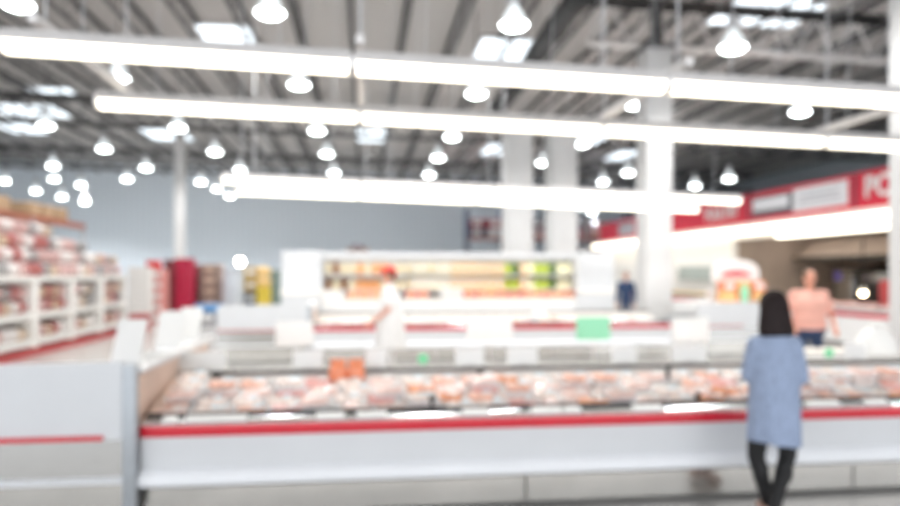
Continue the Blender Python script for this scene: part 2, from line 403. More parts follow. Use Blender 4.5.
def end_case(label, X0, X1, Y0, Y1b, stripm, post_right=True, full=True, strip_x=None, top=False):
    """end unit facing sideways: its plain flank is turned to the aisle"""
    t = thing('end_case', label, 'display case', (X0, Y0, 0))
    L, D = X1-X0, Y1b-Y0
    s0, s1 = strip_x or (0, L-.17)
    MB().prism([(0,.60),(L,.60),(L,1.12),(0,1.09)], 'y', 0, .05).build('side_panel', 'panel', t)
    MB().span((s0,-.015,.60), (s1,.03,.632)).build('red_strip', stripm, t)
    MB().span((0,.02,.35), (L,.07,.60)).build('steel_skirt', 'steel', t)
    MB().prism([(.05,.305),(-.015,.308),(-.03,.318),(-.03,.338),(-.015,.35),(.05,.35)], 'x', 0, L).build('bumper', 'bumper', t)
    MB().span((0,.06,.03), (L,.09,.305)).build('kick_panel', 'kick', t)
    MB().span((.1,.1,.03), (L,D,.62)).build('body', 'white', t)
    MB().prism([(0,.58),(L,.58),(L,.80),(0,.78)], 'y', D-.05, D).build('far_panel', 'panel', t)
    MB().span((L-.02,.08,.62), (L+.04,D-.05,1.03)).build('back_panel', 'tan', t)
    MB().span((L-.12,.065,1.03), (L+.11,D,1.085), bev=.015).build('back_rail', 'white', t)
    if top: MB().span((.0,.06,1.045),(L-.04,D,1.085),bev=.01).build('top', 'white', t)
    if post_right: MB().span((L-.005,-.02,.10), (L+.085,.06,1.10), bev=.015).build('corner_post', 'greypost', t)
    return t
ec = end_case('pale end case with sloping flank and thin red strip, at the lower left corner', -3.85, -1.595, 4.90, 7.34, 'red', strip_x=(0,2.13))
p0 = on_y(217, YS).x
end_case('small pale end case closing the left end of the far meat case', p0, -1.06, YS, YS+2.0, 'redbrown')
p0 = on_y(698, YS).x; p1 = on_y(776, YS).x
end_case('pale end case carrying the orange display, right of the thick column', p0, p1, YS, YS+1.6, 'redbrown', strip_x=(.2,.98), top=True)

# leaning white boards on the rail of the near end case
def board(px, Y, w, label):
    p = on_y(px, Y)
    t = thing('sign_board', label, 'sign board', (max(p.x,-1.62), Y, 1.085), 0, 'white boards leaning on the rail')
    h = .30; lean = .20
    MB().prism([(.0,.0),(.025,.0),(.025+lean,h),(lean,h)], 'x', -w/2, w/2).build('board', 'card', t)
    MB().span((-w/2+.02,-.01,0), (w/2-.02,.10,.025)).build('foot', 'white', t)
board(122, 4.99, .19, 'white board leaning back on the end case rail, nearest of three')
board(154, 6.05, .22, 'white board leaning back on the end case rail, middle of three')
board(177, 6.70, .19, 'white board leaning back on the end case rail, farthest of three')

# ------------------------------------------------------------------ meat trays
def tray_proto(kind, meatm, lab):
    t = thing('meat_tray', 'x', 'meat tray')
    w, d = .250, .166
    MB().prism([(-w/2+.02,0),(w/2-.02,0),(w/2,.032),(w/2-.008,.034),(w/2-.028,.01),(-w/2+.028,.01),(-w/2+.008,.034),(-w/2,.032)], 'y', -d/2, d/2).build('tray', 'foam', t)
    b = MB()
    if kind == 0:      # slab cuts
        for i in range(3): b.box((-.06+.06*i,0,.03+.004*i), (.10,.148,.034), Euler((0,-.22,.1)), bev=.014)
    elif kind == 1:    # rounded portions
        for i in range(4): b.ell((-.062+.124*(i%2), -.032+.064*(i//2), .034), (.066,.040,.028), Euler((0,0,.3-.2*i)), 12, 8)
    elif kind == 2:    # ground block
        b.box((0,0,.034), (.222,.145,.046), bev=.02, seg=3)
        for i in range(5): b.cyl((-.07+.035*i,-.05,.055), (-.07+.035*i,.05,.055), .011, seg=8)
    else:              # two big fillets
        b.ell((-.048,0,.034), (.062,.077,.030), Euler((0,0,.2)), 14, 8); b.ell((.048,0,.034), (.062,.077,.030), Euler((0,0,-.15)), 14, 8)
    b.build('meat', meatm, t)
    MB().box((.05,.02,.064), (.075,.055,.004), bev=.001, seg=1).build('price_label', lab, t)
    return t
kinds = [('pale pink', 0, 'm0', 'labelw'), ('salmon pink', 3, 'm1', 'labelb'), ('bright orange', 1, 'm2', 'labelw'), ('creamy pale', 3, 'm3', 'labelb'), ('rosy red', 2, 'm4', 'labelw')]
TR = [Once(tray_proto(k, m, l)) for _, k, m, l in kinds]
SL = math.atan(.17/.9)
rown5 = ['front row', 'second row', 'middle row', 'fourth row', 'back row']
def tray_field(X0, X1, Y0, nr, flip, where, weights, secs, pitch=.262, zf=.62):
    sl = math.atan((.79-zf)/.9)
    X = X0
    while X < X1-.1:
        sec = secs[0]
        for xs, s in zip((-99, 1.18, 3.79), secs):
            if X >= xs: sec = s
        for r in range(nr):
            c = random.choices(range(5), weights)[0]
            y = .255+.17*r; z = zf+(y-.16)*(.79-zf)/.9+.004
            if random.random() < .05: continue
            ang = random.uniform(-.05,.05)
            yy = Y0-y if flip else Y0+y
            lab = 'white tray of %s meat, %s of %s, %s' % (kinds[c][0], rown5[r], where, sec)
            TR[c].put((X+.03*(1 if r % 2 else -1)+random.uniform(-.006,.006), yy, z+random.uniform(0,.004)), (-sl if flip else sl, 0, ang), lab, lab)
            if (random.random() < .22 and r < nr-1 and c != 2) or (X == X0 and zf < .6):
                c2 = random.choices(range(5), weights)[0]
                lab = 'upper stacked tray of %s meat, %s, %s, %s' % (kinds[c2][0], where, rown5[r], sec)
                TR[c2].put((X+.02, yy, z+.075), (-sl if flip else sl, 0, ang+.1), lab, lab)
        X += pitch
tray_field(-1.40, 5.2, Y1, 5, False, 'near meat case', (5,3,1,6,1), ('left section','middle section','right section'), zf=.575)
tray_field(-1.38, 5.6, YB, 2, True, 'rear of near island', (4,3,2,6,2), ('left part','middle part','right part'))
for r in (2, 4): pass
tray_field(-.8, 5.9, YS, 3, False, 'far meat case', (4,4,2,6,1), ('left half','middle','right half'), .29)

# posts and dividers standing in the near well
def divider(px, yoff, h, label):
    p = on_y(px, Y1+yoff); z = .575+(yoff-.16)*.2389
    t = thing('divider', label, 'divider', (p.x, Y1+yoff, z))
    MB().span((-.012,-.015,0), (.012,.015,h)).build('post', 'black', t)
    MB().box((.0,-.012,h), (.05,.012,.035), bev=.004).build('clip', 'black', t)
divider(432, .20, .20, 'black upright divider post at the front of the meat case, left of centre')
divider(697, .22, .17, 'dark upright divider post in the meat case just left of the woman')
divider(480, .86, .13, 'small black clip post at the back of the case, right of centre')
divider(217, .92, .13, 'small black clip post at the back of the case, far left')
divider(668, .90, .13, 'small dark clip post at the back of the case, third from the left')

# price cards on the spine of the near island
SP = Y1+1.18
def card(px, Y, w, h, z, label, group, m='card', post=.0, lean=-.12):
    p = on_y(px, Y)
    t = thing('price_card', label, 'price card', (p.x, Y, z), 0, group)
    MB().box((0,.01+.5*h*.12,post+h/2), (w,.012,h), Euler((lean,0,0)), bev=.004).build('card', m, t)
    MB().span((-.04,-.02,0), (.04,.05,.02)).build('foot', 'fixture', t)
    if post:
        MB().cyl((0,.02,.0), (0,.02,post+.03), .008, seg=8).build('stem', 'fixture', t)
    return t
struct_y = MB().span((-1.508,Y1+1.125,.70), (6.40,Y1+1.235,.885)); o = struct_y.build('spine_rail', 'liner'); tag(o, 'long low beige rail between the two halves of the near meat island', 'rail')
spots = [(200,.42,'farthest left, near the leaning boards'),(308,.26,'just left of the orange bags'),(376,.18,'just right of the orange bags'),(470,.26,'fourth from the left'),(523,.28,'fifth from the left'),(625,.24,'below the mint card, to its right'),(690,.34,'seventh from the left'),(856,.22,'right of the woman')]
for px, w, l in spots:
    card(px, SP, w, .155, .885, 'small white price card on the near spine rail, %s' % l, 'price cards on the spine rail')
p = on_y(423, SP-.02)
tg = thing('green_tag', 'tiny green tag on the spine rail left of centre', 'tag', (p.x,SP-.02,.885)); MB().cyl((0,0,0),(0,0,.05),.006).build('stem','fixture',tg); MB().cyl((0,-.006,.07),(0,.006,.07),.045).build('disc','led',tg)
p = on_y(829, SP-.02)
tg = thing('green_tag', 'tiny green tag on the spine rail right of the woman', 'tag', (p.x,SP-.02,.885)); MB().cyl((0,0,0),(0,0,.05),.006).build('stem','fixture',tg); MB().cyl((0,-.006,.07),(0,.006,.07),.045).build('disc','led',tg)
# orange bags leaning on the spine
for i, px in enumerate((338.0, 356.0)):
    p = on_y(px, Y1+1.0)
    t = thing('orange_bag', 'plump bright orange bag standing against the spine rail, %s of the pair' % ('left' if i == 0 else 'right'), 'bag', (p.x,Y1+1.0,.765), 0, 'pair of orange bags')
    rr = []
    for z, sx, sy in ((0,.045,.03),(.02,.062,.045),(.07,.076,.058),(.13,.075,.053),(.17,.062,.04),(.195,.06,.012)):
        rr.append([(sx*math.copysign(abs(math.cos(a))**.6, math.cos(a)), sy*math.copysign(abs(math.sin(a))**.8, math.sin(a)), z) for a in [2*PI*k/20 for k in range(20)]])
    MB().loft(rr).build('pouch', 'orange', t)
    MB().box((0,0,.205), (.13,.012,.03), bev=.004).build('seal', 'orange', t)

# bigger sign cards on stems along the rear rail
YR = YB-.06
for px, w, h, pst, m, l in ((490,.50,.24,.24,'card','large white card on a stem over the near island, centre of photo'),
                        (594,.38,.25,.24,'green','mint green card on a stem over the rear of the near island'),
                        (294,.38,.25,.22,'card','large white card on a stem over the near island, left of white coat'),
                        (692,.42,.27,.21,'card','large white card on a stem over the near island, right of mint card')):
    card(px, YR, w, h, .745, l, None, m, pst, -.05)
# white covered mound on the right
p = on_y(876, YB-.45)
t = thing('plastic_bag', 'bulging white plastic bag on the near island, right edge of the photo', 'bag', (p.x, YB-.45, .77))
rr = []
for z, s in ((0,.16),(.03,.23),(.12,.24),(.22,.21),(.31,.14),(.36,.06)):
    rr.append([((s+.012*math.sin(5*a+z*9))*math.cos(a), (s*.75+.01*math.sin(4*a))*math.sin(a), z) for a in [2*PI*k/28 for k in range(28)]])
MB().loft(rr).build('sack', 'card', t); MB().lathe([(.03,.34),(.045,.38),(.07,.42),(.05,.43)]).build('knot', 'card', t)

# ------------------------------------------------------------------ produce cooler
CY = 16.3
def cooler(X0, X1, label):
    t = thing('produce_cooler', label, 'cooler', (X0, CY, 0), 0, 'glowing upright cooler sections'); L = X1-X0
    MB().prism([(0,0),(.95,0),(.95,2.16),(.1,2.16),(.1,2.07),(.86,2.07),(.86,.62),(0,.62)], 'x', 0, L).build('body', 'white', t)
    MB().prism([(.0,2.035),(.0,2.18),(.12,2.18),(.12,2.035)], 'x', 0, L).build('canopy', 'panel', t)
    MB().span((.05,.14,2.045), (L-.05,.20,2.068)).build('canopy_light', 'cooltube', t)
    for z in (1.30, 1.66):
        s = MB().span((.03,.22,z-.03), (L-.03,.86,z)).build('shelf', 'white', t)
        MB().span((.03,.20,z-.03), (L-.03,.22,z-.005)).build('shelf_lip', 'white', s)
    MB().span((.0,.02,1.04), (L,.24,1.12)).build('ledge', 'cream', t)
    MB().span((.0,.03,.62), (L,.5,1.035)).build('lower_bin', 'white', t)
    MB().span((0,-.02,.3), (L,0,.42)).build('bumper', 'bumper', t)
    return t
xs = [-.95, 1.05, 3.05, 5.05]
for i in range(3): cooler(xs[i], xs[i+1], 'white upright cooler with lit shelves, %s' % ['left section with orange and cream jugs','middle section with yellow cartons','right section with lime bags'][i])
def cabinet(X0, X1, label):
    t = thing('cooler_cabinet', label, 'cabinet', (X0, CY-.05, 0), 0); L = X1-X0
    MB().span((0,0,.1), (L,.95,2.2), bev=.02).build('body', 'panel', t); MB().span((.05,.05,0), (L-.05,.9,.1)).build('plinth', 'dark', t)
    MB().span((.06,-.012,.9), (L-.06,0,2.1)).build('door', 'panel', t); MB().span((-.01,-.03,1.2), (L+.01,.0,1.32)).build('grey_band', 'liner', t)
cabinet(-1.87, -.96, 'plain pale cabinet at the left end of the produce cooler')
cabinet(5.06, 5.98, 'plain pale cabinet at the right end of the produce cooler')
def jug(m, capm):
    t = thing('jug', 'x', 'jug')
    MB().lathe([(.05,0),(.075,.01),(.08,.05),(.08,.17),(.06,.22),(.032,.26),(.03,.285)], seg=16).build('body', m, t)
    MB().lathe([(.036,.28),(.036,.31),(.03,.315)], seg=12).build('cap', capm, t)
    return Once(t)
def carton(m, w=.17, h=.26):
    t = thing('carton', 'x', 'carton')
    MB().box((0,0,h/2), (w,.2,h), bev=.008).build('box', m, t); MB().box((0,-.102,h*.6), (w*.7,.004,h*.35)).build('label', 'labelw', t)
    return Once(t)
def prodbag(m, m2):
    t = thing('produce_bag', 'x', 'bag')
    rr = []
    for z, s in ((0,.07),(.03,.10),(.12,.105),(.2,.085),(.25,.04),(.29,.055)):
        rr.append([((s+.008*math.sin(5*a+20*z))*math.cos(a), (s*.85)*math.sin(a), z) for a in [2*PI*k/18 for k in range(18)]])
    MB().loft(rr).build('pouch', m, t); MB().cyl((0,0,.235),(0,0,.255),.046).build('tie', m2, t)
    return Once(t)
G = {'cream jug':jug('jug','card'), 'orange jug':jug('jugo','card'), 'brown jug':jug('jugb','jugb'), 'yellow carton':carton('ybox'), 'cream carton':carton('jug'),
     'lime bag':prodbag('lime','dgreen'), 'dark green bag':prodbag('dgreen','lime'), 'pale yellow bag':prodbag('pale','lime')}
SEQ = ['cream jug','brown jug','cream jug','cream jug','orange jug','cream jug','orange jug','orange jug','cream jug','cream jug','cream jug','cream carton',
       'cream carton','cream jug','cream carton','cream carton','yellow carton','yellow carton','yellow carton','yellow carton','yellow carton','yellow carton','yellow carton','lime bag','dark green bag','yellow carton','pale yellow bag','lime bag','lime bag','dark green bag','pale yellow bag','pale yellow bag']
for lev, z in enumerate((1.30, 1.66)):
    for i in range(32):
        k = SEQ[i] if lev == 1 or random.random() < .75 else SEQ[max(0, min(31, i+random.choice((-1,1))))]
        X = -.84+5.78*i/31
        sec = 'left' if X < 1.05 else 'middle' if X < 3.05 else 'right'
        lab = '%s on the %s lit shelf of the produce cooler, %s section' % (k, ('lower','upper')[lev], sec)
        G[k].put((X, CY+.36, z), (0,0,0), lab, lab)
# red and yellow cartons along the price rail
t = thing('snack_box', 'x', 'box'); MB().box((0,0,.07), (.24,.16,.14), bev=.008).build('box','red',t); MB().box((0,-.082,.07), (.15,.004,.07)).build('label','apricot',t); SB = Once(t)
t = thing('snack_box', 'x', 'box'); MB().box((0,0,.07), (.24,.16,.14), bev=.008).build('box','apricot',t); MB().box((0,-.082,.07), (.15,.004,.07)).build('label','red',t); SY = Once(t)
t = thing('snack_box', 'x', 'box'); MB().box((0,0,.07), (.24,.16,.14), bev=.008).build('box','orange',t); MB().box((0,-.082,.07), (.15,.004,.07)).build('label','apricot',t); SO = Once(t)
for i in range(22):
    X = -.8+5.7*i/21
    q, nm = (SO,'orange') if 1 < i < 5 else (SY,'yellow') if i in (14,18,20) else (SB,'red')
    if i in (0,1,6,9): continue
    z = 1.12
    lab = '%s box standing on the front ledge of the produce cooler, %s' % (nm, 'left section' if X < 1.05 else 'middle section' if X < 3.05 else 'right section')
    q.put((X, CY+.12, z), (0,0,0), lab, lab)
# dark lamp-like object on top of the cooler
p = on_y(358, CY+.4)
t = thing('tray', 'dark brown shallow basket left on top of the cooler, left of centre', 'basket', (p.x, CY+.4, 2.16)); MB().lathe([(.14,0),(.24,.03),(.30,.12),(.28,.12),(.22,.04),(.05,.03)]).build('bowl','boxbr',t); MB().ell((0,0,.13),(.16,.14,.08)).build('contents','boxp',t)
# cards over the far case
for px, w, h, l in ((333,.42,.32,'white card standing over far meat case, left of the person in white'),(452,.48,.36,'white card standing over far meat case, right of the person in white'),(716,.40,.30,'white card standing behind the thick column')):
    card(px, YS+1.08, w, h, .89, l, None, 'card', .14, -.05)
p = on_y(538, YS-.0)
t = thing('oval_dish', 'glossy white oval dish tilted on the rail of the far meat case', 'dish', (p.x, YS+.06, .745)); MB().ell((0,.02,.10), (.19,.04,.09), Euler((0,-.3,0))).build('dish','shiny',t); MB().box((0,.02,.012),(.12,.08,.024),bev=.005).build('foot','fixture',t)

# ------------------------------------------------------------------ left shelving
ordn = ['first','second','third','fourth','fifth','sixth','seventh','eighth','ninth','tenth','eleventh']
RX = -6.72
bays = [(11.7,13.55),(13.55,15.4),(15.4,17.25),(17.25,19.1),(19.1,20.95)]
bn = ['nearest bay','second bay','third bay','fourth bay','farthest bay']
def shelf_unit(Ya, Yb, label):
    t = thing('shelf_unit', label, 'shelving', (RX, Ya, 0), 0, 'white shelving bays on the left'); L = Yb-Ya
    for y in (.0, L-.13):
        MB().span((-.85,y,0), (.0,y+.13,1.615), bev=.01).build('upright', 'pvc', t)
    for z in (.32, .86, 1.62):
        s = MB().span((-.84,.13,z-.09), (-.01,L-.13,z), bev=.006).build('shelf', 'pvc', t)
        MB().span((-.012,.13,z-.10), (.012,L-.13,z+.03)).build('shelf_lip', 'pvc', s)
    MB().span((-.9,.13,.32), (-.85,L-.13,1.6)).build('back_panel', 'liner', t)
    MB().span((-.6,.02,.0), (.015,L-.0,.16)).build('red_base', 'brick', t)
for b, n in zip(bays, bn): shelf_unit(b[0], b[1], 'white open shelving bay with red base, %s of the left wall' % n)
def loaf(m, sx=.13, sy=.24, sz=.15):
    t = thing('packaged_bag', 'x', 'bag')
    rr = []
    for y, s in ((-sy,.25),(-sy*.85,.8),(-sy*.4,1),(sy*.2,1.02),(sy*.7,.85),(sy*.85,.3),(sy,.45)):
        rr.append([(y*.9, s*sx*math.cos(a), sz*.5+s*sz*.5*math.sin(a)) for a in [2*PI*k/14 for k in range(14)]])
    MB().loft(rr).build('pouch', m, t); MB().box((.0,0,sz*1.0), (.14,sx*.9,.004)).build('label', 'labelw', t)
    return Once(t)
BG = [('pink', loaf('bagp',.15,.25,.30)), ('white', loaf('bagw',.15,.25,.30)), ('red', loaf('bagr',.15,.25,.30)), ('tan', loaf('bagt',.15,.25,.26)), ('grey', loaf('bagg',.15,.25,.28))]
for bi, (ya, yb) in enumerate(bays):
    for li, z in enumerate((.32,.86,1.165)):
        n = 5
        for k in range(n):
            y = ya+.13+.16+(yb-ya-.26-.32)*k/(n-1)
            c = random.choices(range(5), (5,3,2,4 if bi > 1 else 2,2))[0]
            lab = '%s packaged bag on the %s shelf of the %s' % (BG[c][0], ('bottom','middle','middle (upper layer)')[li], bn[bi]); lab += ' of white shelving'
            BG[c][1].put((RX-.30, y, z), (0,0,random.uniform(-.1,.1)), lab, lab)
    # stacks on the top shelf
    for k in range(5):
        y = ya+.18+(yb-ya-.34)*k/4
        top = (5,4,4,3,2)[bi]
        for l in range(top):
            c = random.choices(range(5), (5,4,3,3,4))[0]
            lab = '%s packaged bag piled on top of the %s of white shelving, %s layer' % (BG[c][0], bn[bi], ('bottom','second','third','fourth','fifth')[l])
            BG[c][1].put((RX-.34-.1*l, y+random.uniform(-.02,.02), 1.62+.30*l), (0,0,random.uniform(-.15,.15)), lab, lab)
# tall rack behind the shelving
t = thing('pallet_rack', 'tall rack with rust red beams behind the white shelving', 'rack', (RX-1.3, 11.7, 0))
for y in (0, 3.2, 6.4, 9.6): MB().span((-.05,y-.05,0), (.05,y+.05,3.05)).build('upright', 'lgrey', t); MB().span((-1.15,y-.05,0), (-1.05,y+.05,3.05)).build('upright', 'lgrey', t)
for y in (0, 3.2, 6.4):
    for z in (1.5, 2.95): MB().span((-.04,y+.05,z), (.06,y+3.15,z+.15)).build('beam', 'rackor', t)
    MB().span((-1.1,y+.05,3.05), (-.04,y+3.15,3.10)).build('deck', 'cardboard', t)
t = thing('cardboard_box', 'x', 'box'); MB().box((0,0,.18), (.7,.62,.36), bev=.012).build('box','cardboard',t); MB().box((0,0,.362), (.7,.06,.004)).build('tape','bagt',t); KB = Once(t)
for k in range(11):
    if k in (2,7): continue
    KB.put((RX-1.80, 12.3+.80*k, 3.10), (0,0,random.uniform(-.05,.05)), 'cardboard box on the upper deck of the tall left rack, %s from the near end' % ordn[k], 'cardboard boxes on the tall left rack')

# ------------------------------------------------------------------ pallets and crates at the back left
def crate(m, w=.62, d=.62, h=.2, name='crate'):
    t = thing(name, 'x', 'crate')
    b = MB(); b.span((-w/2,-d/2,0), (w/2,d/2,.02))
    for sx in (-1,1): b.span((sx*w/2-.015,-d/2,0), (sx*w/2+.015,d/2,h-.01)); b.span((-w/2,sx*d/2-.015,0), (w/2,sx*d/2+.015,h-.01))
    b.build('shell', m, t)
    MB().span((-w/2-.025,-d/2-.025,h-.045), (w/2+.025,d/2+.025,h-.003), bev=.005).build('rim', m, t)
    return Once(t)
def stack(px, d, once, n, h, desc, base=0.0, rz=0.):
    p = at(px, HOR, d)
    for k in range(n):
        once.put((p.x, p.y, base+k*h), (0,0,rz), '%s, %s from the bottom of its stack' % (desc, ordn[k]), desc+' stack')
def pallet(px, d, label, w=1.0):
    p = at(px, HOR, d)
    t = thing('pallet', label, 'pallet', (p.x,p.y,0))
    for y in (-.4,-.2,0,.2,.4): MB().span((-w/2,y-.07,.10),(w/2,y+.07,.13)).build('board','cardboard',t)
    for x in (-.4,0,.4): MB().span((x-.05,-.47,0),(x+.05,.47,.10)).build('stringer','cardboard',t)
stack(141, 22.5, crate('pvc',.62,.5,.21), 9, .21, 'pale crate beside the shelving')
stack(140, 20.8, crate('brick',.5,.4,.24), 2, .24, 'brick red crate in front of the pale crates')
bx = lambda m, w, d, h: (lambda t: (MB().box((0,0,h/2),(w,d,h),bev=.012).build('box',m,t), MB().box((0,-d/2-.002,h*.55),(w*.5,.004,h*.4)).build('label','labelw' if m != 'boxbr' else 'bagt',t), Once(t))[2])(thing('carton','x','carton'))
stack(158.5, 23.5, bx('pinkc',.55,.5,.36), 5, .36, 'salmon carton next to the pale crates')
stack(154, 23.4, crate('cap',.36,.3,.30), 1, .30, 'bright red tub on top of the salmon cartons', 1.80)
stack(173.5, 25.0, crate('maroon',.46,.6,.24), 9, .24, 'maroon crate left of the crimson crates')
stack(185.5, 24.6, crate('crimson' if False else 'crate',.52,.6,.22), 10, .22, 'crimson crate in the tall bright stack')
stack(199.5, 26, crate('maroon',.5,.6,.22), 9, .22, 'maroon crate behind the blue tub')
stack(211.5, 25.5, bx('boxbr',.72,.7,.40), 5, .40, 'brown carton right of the maroon crates')
stack(209, 23.0, crate('blue',.72,.5,.26), 1, .26, 'sky blue tub in front of the brown cartons', .42); stack(209, 23.0, bx('boxgr',.7,.5,.42), 1, .42, 'slate carton under the sky blue tub')
p = at(233, HOR, 25.0)
t = thing('wheeled_bin', 'tall pale grey bin with bulging side below the round lamp', 'bin', (p.x,p.y,0))
MB().loft([[(.34*s*math.copysign(abs(math.cos(a))**.7,math.cos(a)), .3*s*math.copysign(abs(math.sin(a))**.7,math.sin(a)), z) for a in [2*PI*k/20 for k in range(20)]] for z, s in ((.08,.86),(.4,.98),(.9,1.05),(1.4,1.02),(1.75,.9))]).build('body','lgrey',t)
MB().box((0,0,1.80),(.6,.55,.10),bev=.03).build('lid','lgrey',t); MB().cyl((-.3,.2,.08),(.3,.2,.08),.08).build('axle','rubber',t)
p = at(240, 262, 25.6)
t = thing('work_lamp', 'round glaring work lamp on a thin pole at the back left', 'lamp', (p.x,p.y,0)); MB().cyl((0,0,0),(0,0,p.z-.1),.02).build('pole','joist',t); MB().lathe([(.2,0),(.2,.03),(.04,.05)]).build('base','joist',t); MB().ell((0,0,p.z),(.13,.13,.13)).build('globe','spot',t)
stack(252, 25.5, bx('navy',.46,.45,.5), 2, .5, 'navy carton right of the pale grey bin'); stack(252, 25.5, bx('mustard',.5,.45,.45), 2, .45, 'mustard carton on the navy cartons', 1.0)
stack(264, 25.2, crate('yellow',.42,.4,.30), 4, .30, 'yellow tub right of the navy cartons'); stack(264, 25.2, loaf('apricot',.18,.28,.36), 2, .36, 'apricot bag on the yellow tubs', 1.20)
stack(274.5, 26, crate('teal',.48,.5,.30), 6, .30, 'grey green crate beside the pale cabinet')

# ------------------------------------------------------------------ far racks behind the columns
def far_rack(px0, px1, Y, label, seedn, mats):
    a, b = on_y(px0, Y).x, on_y(px1, Y).x; L = b-a
    t = thing('storage_rack', label, 'rack', (a, Y, 0))
    for x in (0, L): MB().span((x-.06,-.06,0),(x+.06,.06,5.4)).build('upright','rackb',t); MB().span((x-.06,1.0,0),(x+.06,1.12,5.4)).build('upright','rackb',t)
    for z in (2.2,3.7): MB().span((0,-.05,z-.12),(L,.05,z)).build('beam','rackor',t); MB().span((0,0,z-.03),(L,1.1,z)).build('deck','joist',t)
    return a, L, t
protos = {n: bx(m,.9,.9,.55) for n, m in (('purple','boxp'),('wine','boxr'),('blue','boxb'),('brown','boxbr'),('slate','boxgr'))}
for ri, (px0, px1, where) in enumerate(((468,504,'left of the paired columns'),(530,548,'between the paired columns'),(577,632,'right of the paired columns'))):
    a, L, t = far_rack(px0, px1, 40, 'tall dark storage rack far back, %s' % where, ri, None)
    n = max(1, int(L/1.0))
    for zi, z in enumerate((2.2,3.7)):
        for k in range(n):
            for l in range(random.choice((1,2,2))):
                nm = random.choice(list(protos))
                lab = '%s carton on the %s deck of the storage rack %s' % (nm, ('lower','upper')[zi], where)
                protos[nm].put((a+.55+(L-1.1)*(k/(n-1) if n > 1 else .5), 40.5, z+.55*l), (0,0,random.uniform(-.06,.06)), lab, lab)

# ------------------------------------------------------------------ service counter building on the right
DX = 11.85
struct(MB().span((DX+.1,21.6,0),(DX+.3,33.5,3.21)).build('wall_counter', 'whitewall'))
struct(MB().span((DX+.1,9.5,2.76),(DX+.3,21.6,3.21)).build('trim_1', 'whitewall'))
struct(MB().span((DX+4.0,9.5,0),(DX+4.2,21.8,3.21)).build('wall_kitchen', 'brown'))
struct(MB().span((DX+.3,21.6,0),(DX+4.2,21.8,3.21)).build('wall_kitchen_side', 'brown'))
struct(MB().span((DX+.05,9.5,3.21),(DX+4.4,34.6,4.1)).build('trim_2', 'whitewall'))
sg = thing('sign_band', 'long red sign band with white lettering above the service counter', 'sign', (DX, 0, 0))
MB().span((-.06,9.6,3.26),(.05,34.2,4.11)).build('band','redsign',sg)
TXT = (PI/2, 0, -PI/2)
text_part('POULTRY', .56, 'card', sg, (-.075, 22.0, 3.66), TXT, .012, .012, .88)
text_part('PORK', .72, 'card', sg, (-.075, 14.35, 3.70), TXT, .012, .016, 1.)
pn = MB().span((-.085,15.85,3.38),(-.055,18.05,4.0)).build('white_panel','signw',sg)
for k, (w, z) in enumerate(((1.5,3.76),(1.7,3.61))): MB().span((-.09,16.95-w/2,z-.025),(-.084,16.95+w/2,z+.025)).build('print_line','greytext',pn)
pn = MB().span((-.085,18.05,3.38),(-.055,20.1,3.96)).build('charcoal_panel','darkpanel',sg)
MB().span((-.09,18.25,3.56),(-.084,20.05,3.90)).build('white_patch','signw',pn)
pn = MB().span((-.085,29.5,3.38),(-.055,31.4,3.96)).build('grey_panel','greytext',sg)
MB().span((-.07,20.25,3.28),(-.055,20.38,4.09)).build('divider','boxr',sg); MB().span((-.07,15.55,3.28),(-.055,15.68,4.09)).build('divider','boxr',sg)
def wall_light(X, Y0, Y1_, z, label, th=.11):
    t = thing('strip_light', label, 'light fixture', (X, Y0, z), 0)
    L = Y1_-Y0
    MB().prism([(-.12,.0),(.12,.0),(.09,.09),(-.09,.09)], 'y', 0, L).build('housing','fixture',t)
    MB().prism([(-.12,.0),(.12,.0),(.10,-th),(-.10,-th)], 'y', .03, L-.03).build('diffuser','tube',t)
    for y in (.3, L-.3): MB().cyl((.0,y,.07),(.286 if X > DX-.5 else .72,y,.19 if X > DX-.5 else .12),.012).build('bracket','fixture',t)
for k in range(5):
    wall_light(DX-.35, 12.3+4.36*k, 16.64+4.36*k, 3.07, 'glowing strip light under the red sign band, %s from the near end' % ordn[k], .2)
for k in range(2):
    wall_light(DX-.62, 12.9+2.5*k, 15.38+2.5*k, 2.76, 'lower glowing strip light in front of the counter, %s' % ('nearer one','farther one')[k])
# window and counters
w = thing('service_window', 'grey green service window in the white counter wall', 'window', (DX+.1, 0, 0)); 
ya, yb = on_x(722,DX).y, on_x(676,DX).y
MB().span((-.06,ya,1.35),(-.0,yb,1.98)).build('frame','whitewall',w); MB().span((-.075,ya+.15,1.40),(-.06,yb-.15,1.93)).build('pane','glass',w)
def counter(Ya, Yb, label, food, fl):
    t = thing('service_counter', label, 'counter', (DX-.75, Ya, 0), 0, 'service counters on the right'); L = Yb-Ya
    MB().span((0,.01,.08),(.7,L-.01,.86)).build('body','white',t); MB().span((-.015,0,.70),(.0,L,.80)).build('red_strip','red',t)
    MB().span((-.03,0,.86),(.72,L,.90),bev=.01).build('top','steel',t); MB().span((.05,.05,0),(.65,L-.05,.08)).build('plinth','dark',t)
    f = MB()
    n = int(L/.28)
    for k in range(n): f.ell((.3,.16+(L-.32)*k/(n-1),.93),(.2,.11,.06),None,10,6)
    return t
for k, (ya, yb) in enumerate(((12.4,15.4),(15.4,18.4),(18.4,21.4),(22.2,25.4),(25.4,28.6))):
    counter(ya, yb, 'white service counter with red strip under the sign band, %s from the near end' % ordn[k], None, None)
t = thing('bread_tray', 'x', 'tray'); MB().box((0,0,.02),(.5,.55,.04),bev=.008).build('tray','steel',t)
b = MB()
for i in range(3):
    for j in range(3): b.ell((-.15+.15*i,-.17+.17*j,.07),(.07,.08,.05),None,10,6)
b.build('buns','apricot',t); BT = Once(t)
t = thing('meat_platter', 'x', 'tray'); MB().box((0,0,.02),(.5,.55,.04),bev=.008).build('tray','card',t)
b = MB()
